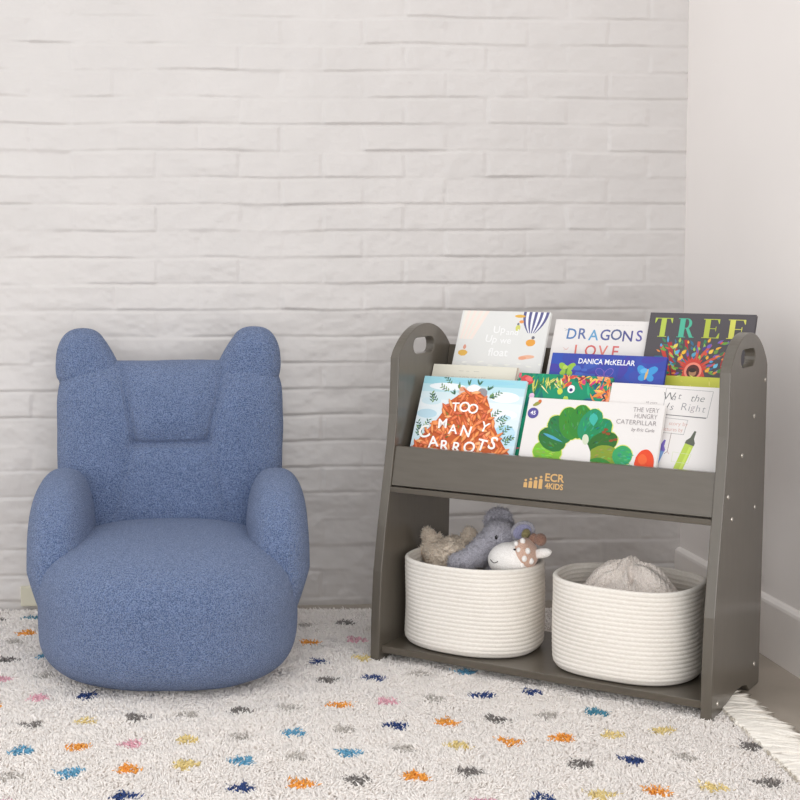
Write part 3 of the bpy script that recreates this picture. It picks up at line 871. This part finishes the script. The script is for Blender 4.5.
def union(blobs, voxel=.004, smooth=6):
    """one continuous body from overlapping ellipsoids (centre, radii, rotation)"""
    vs, fs, b = [], [], 0
    for (c, r, e) in blobs:
        d, f = ico(4)
        v = d * np.array(r)
        m = np.array(Matrix.Rotation(e[2], 3, 'Z') @ Matrix.Rotation(e[1], 3, 'Y') @ Matrix.Rotation(e[0], 3, 'X'))
        v = v @ m.T + np.array(c)
        vs.append(v); fs.append(f + b); b += len(v)
    me = mesh_from('tmp', np.vstack(vs), np.vstack(fs))
    o = obj('tmp', me)
    rm = o.modifiers.new('r', 'REMESH'); rm.mode = 'VOXEL'; rm.voxel_size = voxel
    sm = o.modifiers.new('s', 'SMOOTH'); sm.factor = .6; sm.iterations = smooth
    bpy.context.view_layer.update()
    dg = bpy.context.evaluated_depsgraph_get()
    out = bpy.data.meshes.new_from_object(o.evaluated_get(dg))
    bpy.data.objects.remove(o); bpy.data.meshes.remove(me)
    out.polygons.foreach_set('use_smooth', [True] * len(out.polygons))
    return out
def blob_obj(name, blobs, mat, parent, voxel=.003, smooth=5, lump=0.0, lscale=60):
    me = union(blobs, voxel, smooth)
    if lump:
        co = np.zeros(len(me.vertices) * 3, np.float32); me.vertices.foreach_get('co', co); co = co.reshape(-1, 3)
        nn = np.zeros(len(me.vertices) * 3, np.float32); me.vertices.foreach_get('normal', nn); nn = nn.reshape(-1, 3)
        q = co.astype(float) * lscale
        n_ = vnoise(*q.T, seed=41) + .6 * vnoise(*(q * 2.1).T, seed=42)
        co = co + nn * (lump * n_)[:, None].astype(np.float32)
        me.vertices.foreach_set('co', co.astype(np.float32).ravel()); me.update()
    me.name = name
    return obj(name, me, mat, parent)
def toy(name, label, u, v):
    r = empty(name); r.matrix_world = CASE_M @ Matrix.Translation((u, v, .052))
    return tag(r, label, 'plush toy', 'plush toys in the left basket')
z_ = (0, 0, 0)
def at(u0, v0, u, v, z): return (u - u0, v - v0, z - .052)
def rope_tube(name, pts, rad, mat, parent, nside=8):
    V, Fq = [], []
    P = [np.array(p, float) for p in pts]
    for i, p in enumerate(P):
        t_ = P[min(i+1, len(P)-1)] - P[max(i-1, 0)]; t_ /= np.linalg.norm(t_)
        ref = np.array((0, 0, 1.)) if abs(t_[2]) < .9 else np.array((1., 0, 0))
        s1 = np.cross(t_, ref); s1 /= np.linalg.norm(s1); s2 = np.cross(t_, s1)
        for k in range(nside):
            an = 2*PI*k/nside; V.append(p + rad * (s1*math.cos(an) + s2*math.sin(an)))
    for i in range(len(P) - 1):
        for k in range(nside): Fq.append((i*nside + k, i*nside + (k+1) % nside, (i+1)*nside + (k+1) % nside, (i+1)*nside + k))
    Fq.append(tuple(range(nside))[::-1]); Fq.append(tuple(range((len(P)-1)*nside, len(P)*nside)))
    return obj(name, mesh_from(name, V, Fq, True), mat, parent)

# scatter of little yarn strands on a mesh (fur, pile) --------------------------------
def strands(root, direc, length, rad, colour=None, curl=None, nside=3, nring=3):
    """root (n,3) base points, direc (n,3) unit directions, curl (n,3) sideways bend; returns verts, [tris, quads], face colours"""
    n = len(root)
    ref = np.where(np.abs(direc[:, 2:3]) < .9, np.array([[0, 0, 1.]]), np.array([[1., 0, 0]]))
    s1 = np.cross(direc, ref); s1 /= np.linalg.norm(s1, axis=1)[:, None]; s2 = np.cross(direc, s1)
    ph = rng.random(n) * 2 * PI
    V = []
    for r in range(nring):
        t_ = r / nring
        c = root + direc * (length * t_)[:, None] + curl * (t_ ** 2)
        rr = rad * (1.0 if r == 0 else (1.1 - .25 * t_))
        for k in range(nside):
            an = ph + 2*PI*k/nside
            V.append(c + s1 * (rr * np.cos(an))[:, None] + s2 * (rr * np.sin(an))[:, None])
    V.append(root + direc * length[:, None] + curl)
    m = nring * nside + 1
    V = np.stack(V, 1).reshape(-1, 3)
    base = (np.arange(n) * m)[:, None]
    q = []
    for r in range(nring - 1):
        for k in range(nside):
            q.append([r*nside + k, r*nside + (k+1) % nside, (r+1)*nside + (k+1) % nside, (r+1)*nside + k])
    tr = [[(nring-1)*nside + k, (nring-1)*nside + (k+1) % nside, m - 1] for k in range(nside)]
    Q = (base[:, None, :] + np.array(q)[None]).reshape(-1, 4)
    T = (base[:, None, :] + np.array(tr)[None]).reshape(-1, 3)
    cols = None
    if colour is not None:
        cols = np.vstack([np.repeat(colour, len(q), 0), np.repeat(colour, len(tr), 0)])
    return V, [Q, T], cols
def fur(o, n, length, rad, mat, name='fur', lean=.7):
    me = o.data
    me.calc_loop_triangles()
    co = np.zeros(len(me.vertices) * 3); me.vertices.foreach_get('co', co); co = co.reshape(-1, 3)
    tri = np.zeros(len(me.loop_triangles) * 3, np.int32); me.loop_triangles.foreach_get('vertices', tri); tri = tri.reshape(-1, 3)
    A, B, C = co[tri[:, 0]], co[tri[:, 1]], co[tri[:, 2]]
    cr = np.cross(B - A, C - A); ar = np.linalg.norm(cr, axis=1); nn = cr / np.maximum(ar, 1e-12)[:, None]
    k = rng.choice(len(tri), n, p=ar / ar.sum())
    r1, r2 = np.sqrt(rng.random(n)), rng.random(n)
    p = A[k] * (1 - r1)[:, None] + B[k] * (r1 * (1 - r2))[:, None] + C[k] * (r1 * r2)[:, None]
    d = nn[k] + lean * rng.normal(size=(n, 3)) * .6; d /= np.linalg.norm(d, axis=1)[:, None]
    ln = length * (.6 + .8 * rng.random(n))
    cu = rng.normal(size=(n, 3)) * (ln * .4)[:, None]
    V, Fs, _ = strands(p - d * .001, d, ln, np.full(n, rad), None, cu)
    f = obj(name, mesh_from(name, V, Fs, True), mat, o.parent if False else o)
    f['kind'] = 'stuff'
    return f

# cream curly toy
U0, V0 = .085, .19
t1 = toy('plush_lamb', 'curly cream plush toy at the left end of the left basket', U0 + .006, V0)
b = blob_obj('body', [(at(U0, V0, .100, .185, .13), (.062, .058, .072), z_), (at(U0, V0, .092, .185, .218), (.050, .045, .045), z_), (at(U0, V0, .112, .185, .235), (.044, .04, .036), z_), (at(U0, V0, .062, .185, .235), (.030, .028, .034), z_), (at(U0, V0, .122, .185, .238), (.034, .03, .034), z_)], M_cream, t1, .003, 4, .0055, 55)
fur(b, 12000, .0055, .0009, M_cream, lean=1.3)
for (du, dv, dz, e) in ((.052, .18, .262, -.5), (.142, .195, .270, .45)):
    eo = blob_obj('ear', [(at(U0, V0, du, dv, dz), (.017, .011, .026), (0, e, 0))], M_cream, t1, .0025, 3, .002, 90)
    fur(eo, 1800, .005, .0009, M_cream, lean=1.3)

# elephant
U0, V0 = .205, .20
t2 = toy('plush_elephant', 'grey plush elephant poking up in the middle of the left basket', U0 + .018, V0)
E_ = lambda u, v, z: at(U0, V0, u, v, z + .006)
b = blob_obj('body', [(E_(.22, .21, .12), (.045, .050, .068), z_), (E_(.214, .205, .21), (.045, .045, .06), z_), (E_(.210, .19, .272), (.041, .040, .044), z_), (E_(.190, .17, .258), (.034, .030, .030), z_),
     (E_(.170, .155, .238), (.028, .026, .030), (0, .4, 0)), (E_(.150, .145, .222), (.026, .024, .026), z_), (E_(.131, .14, .214), (.023, .022, .026), z_)], M_eleph, t2, .0028, 6)
fur(b, 9000, .0042, .0007, M_eleph)
eo = blob_obj('ear', [(E_(.195, .215, .308), (.034, .010, .030), (.1, -.55, .2)), (E_(.205, .215, .302), (.026, .010, .024), (.1, -.4, .2))], M_eleph, t2, .0025, 4)
fur(eo, 1500, .006, .0008, M_eleph)
eo = blob_obj('ear', [(E_(.268, .185, .296), (.030, .010, .024), (0, -.55, .2)), (E_(.262, .188, .285), (.022, .010, .022), (0, -.4, .2))], M_eleph, t2, .0025, 4)
il = blob_obj('ear_lining', [(E_(.270, .177, .297), (.023, .005, .017), (0, -.55, .2))], M_lav, eo, .002, 3); il['label'] = 'lavender ear lining'
me = mesh_from('eye', ico(3)[0] * np.array((.0035, .003, .0055)) + np.array(E_(.2185, .1525, .283)), ico(3)[1], True); obj('eye', me, M_bead, t2)

# giraffe
U0, V0 = .285, .14
t3 = toy('plush_giraffe', 'white plush giraffe head with smiling muzzle at the right of the left basket', U0 + .006, V0)
E_ = lambda u, v, z: at(U0, V0, u, v, z)
b = blob_obj('head', [(E_(.285, .15, .13), (.035, .036, .07), z_), (E_(.277, .118, .250), (.048, .038, .039), (0, -.12, 0)), (E_(.296, .133, .258), (.036, .038, .036), z_), (E_(.288, .14, .20), (.032, .032, .04), z_)], M_white, t3, .0028, 6)
pa = blob_obj('face_patch', [(E_(.3125, .129, .268), (.0225, .038, .0335), (0, -.32, 0))], M_spot, t3, .0025, 3); pa['label'] = 'brown spotted forehead patch'
for (du, dv, dz, r_) in ((.322, .096, .262, .006), (.309, .096, .279, .005), (.327, .103, .278, .006), (.316, .098, .246, .005), (.332, .110, .255, .006), (.312, .110, .297, .006), (.300, .103, .291, .005)):
    me = mesh_from('spot', ico(3)[0] * np.array((r_, .005, r_ * 1.2)) + np.array(E_(du, dv, dz)), ico(3)[1], True); obj('spot', me, M_white, pa)
blob_obj('horn', [(E_(.318, .145, .296), (.008, .008, .016), (0, .5, 0)), (E_(.338, .147, .297), (.0135, .0135, .0145), z_), (E_(.326, .146, .295), (.008, .008, .009), z_)], M_brown, t3, .002, 3)
blob_obj('horn', [(E_(.298, .16, .302), (.010, .010, .014), (0, .3, 0))], M_olive, t3, .002, 3)
blob_obj('ear', [(E_(.346, .135, .270), (.024, .009, .011), (0, -.25, 0)), (E_(.334, .137, .266), (.016, .009, .010), z_)], M_white, t3, .002, 3)
def on_head(u, z):   # front of the muzzle ellipsoid
    x, zz = u - .276, z - .249
    q = max(0, 1 - (x / .048) ** 2 - (zz / .039) ** 2)
    return .118 - .0376 * math.sqrt(q)
rope_tube('mouth', [E_(.246 + .003*k, on_head(.246 + .003*k, .251 - .004*math.sin(PI*k/7)), .252 - .005*math.sin(PI*k/7)) for k in range(8)], .0009, M_thread, t3)
me = mesh_from('eye', ico(3)[0] * np.array((.004, .002, .0022)) + np.array(E_(.2995, .0975, .279)), ico(3)[1], True); obj('eye', me, M_bead, t3)

# beige knitted cloth in the right basket
M_knit = fabric_mat('beige_knit', (230, 218, 208), (246, 237, 230), 260, .003, .9, .3)
def cloth():
    n = 170
    x = np.linspace(-.118, .118, n); y = np.linspace(-.095, .095, int(n * .8))
    X, Y = np.meshgrid(x, y)
    rr = np.sqrt((X / .118) ** 2 + (Y / .095) ** 2)
    peak = .118 * np.exp(-np.sqrt(((X + .008) / .066) ** 2 + ((Y - .02) / .08) ** 2 + .025)) + .052 * np.exp(-(((X - .058) / .05) ** 2 + ((Y - .0) / .06) ** 2)) + .042 * np.exp(-(((X + .062) / .042) ** 2 + (Y / .06) ** 2))
    an = np.arctan2(Y - .02, X + .008)
    fold = .006 * np.sin(an * 9 + 6 * vnoise(X * 20, Y * 20, seed=51)) * np.clip(np.hypot(X + .008, Y - .02) / .05, 0, 1)
    crease = -.014 * np.exp(-((X - .002 - .25 * (.0 - Y)) / .006) ** 2) * np.clip((.03 - Y) / .05, 0, 1)
    Zc = .112 + peak + fold + crease + .004 * vnoise(X * 35, Y * 35, seed=52) + .001 * np.sin((X * .9 + Y * .4 + .3 * peak) * 900)
    Zc = np.where(rr > .93, Zc - (rr - .93) * .10, Zc)
    r2 = np.maximum(np.abs(X / .118), np.abs(Y / .095)); sc = np.where(rr > 0, r2 / np.maximum(rr, 1e-6), 1)
    X2, Y2 = X * sc, Y * sc
    ny, nx = X.shape
    Vt = np.stack([X2, Y2, Zc], -1).reshape(-1, 3)
    Vb = np.stack([X2 * .96, Y2 * .96, np.full_like(Zc, .0)], -1).reshape(-1, 3)
    i = np.arange(nx * ny).reshape(ny, nx); k = nx * ny
    Ft = np.stack([i[:-1, :-1], i[:-1, 1:], i[1:, 1:], i[1:, :-1]], -1).reshape(-1, 4)
    ring = np.concatenate([i[0, :-1], i[:-1, -1], i[-1, :0:-1], i[:0:-1, 0]])
    rn = np.roll(ring, -1)
    Fs = np.stack([ring, ring + k, rn + k, rn], -1)
    me = mesh_from('knit_cloth', np.vstack([Vt, Vb]), [np.vstack([Ft, Fs[:, ::-1], (Ft + k)[:, ::-1]])], True)
    o = obj('knit_cloth', me, M_knit)
    o.matrix_world = CASE_M @ Matrix.Translation((.545, .156, .053))
    tag(o, 'crumpled beige knitted cloth heaped inside the right rope basket', 'cloth')
cloth()

# ------------------------------------------------------------------ the rug
rug = empty('area_rug', (0, 0, 0))
tag(rug, 'shaggy white area rug with rows of small coloured dots under the chair', 'rug')
RX0, RX1, RY0, RY1 = -1.55, 1.0, 2.12, 3.70
m = MB(); m.box(RX0, RX1, RY0, RY1, 0.0, 0.003); m.build('backing', M_back, rug)
K = dict(g=(138, 133, 130), l=(202, 196, 190), y=(238, 218, 156), o=(244, 172, 84), p=(236, 186, 198), n=(62, 82, 134), b=(112, 172, 204), t=(86, 148, 172))
meas = []
def row(y0, xs, codes, dy=.0195, x0=-.385):
    for i, c in zip(xs, codes): meas.append((x0 + .1017 * i, y0 + dy * i, c))
row(2.797, [0,1,2,3,4,5,6,7,8,9,10], 'gygl' 'glop' 'lnn')
row(2.645, range(12), 'bopylblnoglt'); row(2.515, range(13), 'lboyblblyooyy', .0193)
row(2.385, [0, 2, 4, 5, 6, 7, 8, 10, 11, 12], 'pnnogoggnl', .0182)
row(2.250, range(0, 14), 'ybgpo' 'bglpnyoyg', .0170); row(2.125, range(0, 14), 'lnoyb' 'pgolybnog', .0170)
meas += [(.206, 3.224, 'n'), (.306, 3.251, 'y'), (.213, 3.082, 'g'), (.315, 3.099, 'n'), (.418, 3.128, 'l'), (.192, 3.383, 'o'), (.30, 3.404, 'p'), (.292, 3.568, 'g'), (.19, 3.54, 'l'),
         (-.509, 3.40, 'l'), (-.503, 3.247, 'g'), (-.419, 3.267, 'b'), (-.491, 3.096, 'p'), (-.398, 3.118, 'l'), (-.393, 2.961, 'p'), (-.295, 2.973, 'n'), (.978, 2.66, 'g'), (.52, 3.14, 'b')]
for j in range(-6, 6):
    for i in range(-12, 0):
        x, y = -.385 + .1017 * i, 2.797 + .0195 * i - .14 * j
        if RX0 + .04 < x and RY0 + .04 < y < RY1 - .05 and all(math.hypot(x - q[0], (y - q[1])) > .07 for q in meas):
            meas.append((x, y, random.choice('glyopnbtl')))
def pile():
    sp = .0039
    gx, gy = np.meshgrid(np.arange(RX0 + .003, RX1 - .002, sp), np.arange(RY0 + .003, RY1 - .002, sp))
    p = np.stack([gx.ravel(), gy.ravel()], -1); p += (rng.random(p.shape) - .5) * sp * 1.1
    cx_, cy_ = -.135, 3.25
    keep = ((p[:, 0] - cx_) / .215) ** 2 + ((p[:, 1] - cy_) / .205) ** 2 > 1
    p = p[keep]; n = len(p)
    base = lin((252, 247, 243))
    colr = np.repeat(base[None], n, 0) * (.95 + .08 * rng.random((n, 1)))
    pj = p + rng.normal(size=p.shape) * .0022
    for x, y, c in meas:
        d = pj - np.array((x, y))
        an = np.arctan2(d[:, 1], d[:, 0]); ph = (x * 91 + y * 57) % 6.28
        rad = .0200 * (1 + .16 * np.sin(3 * an + ph) + .12 * np.sin(5 * an + 2 * ph))
        inn = (d[:, 0] / 1.12) ** 2 + (d[:, 1] / 1.05) ** 2 < rad ** 2
        k = inn.sum()
        if k:
            pc = lin(K[c])[None] * (.80 + .42 * rng.random((k, 1)))
            mix = (rng.random((k, 1)) < (.22 if c == 'l' else .07))
            colr[inn] = np.where(mix, colr[inn], pc)
    q = p * 26
    dirx = .55 * vnoise(q[:, 0], q[:, 1], seed=61) + .45 * rng.normal(size=n) * .6
    diry = .55 * vnoise(q[:, 0], q[:, 1], seed=62) + .45 * rng.normal(size=n) * .6 - .12
    d = np.stack([dirx, diry, np.ones(n)], -1); d /= np.linalg.norm(d, axis=1)[:, None]
    ln = .0115 * (.85 + .3 * rng.random(n)) * (1 + .10 * vnoise(p[:, 0] * 40, p[:, 1] * 40, seed=63))
    curl = np.stack([rng.normal(size=n) * .004 + dirx * .004, rng.normal(size=n) * .004 + diry * .004, -.003 * rng.random(n)], -1)
    root = np.stack([p[:, 0], p[:, 1], np.full(n, .0025)], -1)
    V, Fs, cols = strands(root, d, ln, np.full(n, .0020), colr, curl)
    me = mesh_from('pile', V, Fs, True)
    at_ = me.attributes.new('print_colour', 'FLOAT_COLOR', 'FACE')
    arr = np.ones((len(cols), 4), np.float32); arr[:, :3] = cols
    at_.data.foreach_set('color', arr.ravel())
    o = obj('pile', me, M_yarn, rug); o['kind'] = 'stuff'
pile()
def tassel(y):
    n = 34
    yy = rng.normal(size=n) * .0035 + y
    ang0 = R(-.30, .45)
    root = np.stack([np.full(n, RX1 - .012) + rng.random(n) * .004, yy, .007 + rng.random(n) * .007], -1)
    ang = ang0 + rng.normal(size=n) * .22
    d = np.stack([np.cos(ang), np.sin(ang), -.05 + rng.random(n) * .06], -1); d /= np.linalg.norm(d, axis=1)[:, None]
    ln = R(.098, .128) * (.7 + .35 * rng.random(n))
    curl = np.stack([-rng.random(n) * .006, rng.normal(size=n) * .019, -.006 - rng.random(n) * .004], -1)
    V, Fs, _ = strands(root, d, ln, np.full(n, .0035), None, curl, 5, 5)
    V[:, 2] = np.maximum(V[:, 2], .0008)
    obj('tassel', mesh_from('tassel', V, Fs, True), M_fringe, rug)
for k in range(44):
    y = 2.14 + k * .0215
    if y < 2.955: tassel(y)

# ------------------------------------------------------------------ camera
cam_d = bpy.data.cameras.new('camera'); cam = bpy.data.objects.new('camera', cam_d); COL.objects.link(cam)
F_, PX, PY, PITCH, ROLL, HC = 1454.1165, 227.7024, 338.7824, .063, -.003, .941
cam_d.sensor_width = 36; cam_d.sensor_fit = 'HORIZONTAL'; cam_d.lens = F_ / 800 * 36
cam_d.shift_x = (400 - PX) / 800; cam_d.shift_y = -(400 - PY) / 800
cam_d.clip_start = .05
cp, sp_ = math.cos(PITCH), math.sin(PITCH); cr_, sr_ = math.cos(ROLL), math.sin(ROLL)
fw = Vector((0, cp, -sp_)); u0 = Vector((0, sp_, cp)); r0 = Vector((1, 0, 0))
rt = cr_ * r0 + sr_ * u0; up = -sr_ * r0 + cr_ * u0
cam.matrix_world = Matrix(((rt.x, up.x, -fw.x, 0), (rt.y, up.y, -fw.y, 0), (rt.z, up.z, -fw.z, HC), (0, 0, 0, 1)))
scene.camera = cam

# ------------------------------------------------------------------ light
wd = bpy.data.worlds.new('world'); scene.world = wd; wd.use_nodes = True
bg = wd.node_tree.nodes['Background']; bg.inputs['Color'].default_value = (1.0, .995, .99, 1); bg.inputs['Strength'].default_value = 1.12
def area(name, loc, target, sx, sy, power, col):
    l = bpy.data.lights.new(name, 'AREA'); l.shape = 'RECTANGLE'; l.size = sx; l.size_y = sy; l.energy = power; l.color = col
    o = bpy.data.objects.new(name, l); COL.objects.link(o); o.location = loc
    o.rotation_euler = (Vector(target) - Vector(loc)).to_track_quat('-Z', 'Y').to_euler()
    return o
area('ceiling_light', (.3, 1.2, 3.2), (.4, 2.6, .2), 3.0, 2.2, 7, (1, .99, .98))
area('front_fill_light', (.6, -1.9, .95), (.45, 3.4, .4), 3.4, 1.7, 62, (1, .99, .985))  # added softbox fill behind the camera, evens out the lower wall; not a window
area('side_fill_light', (-2.0, .2, 1.2), (1.1, 3.2, .5), 2.2, 1.8, 14, (1, .99, .985))  # added fill from the left to lift the right wall and corner; no window

scene.view_settings.view_transform = 'Standard'; scene.view_settings.look = 'None'
scene.view_settings.gamma = 1.0; scene.view_settings.use_curve_mapping = False
scene.view_settings.exposure = 0.0
scene.cycles.max_bounces = 14; scene.cycles.diffuse_bounces = 12
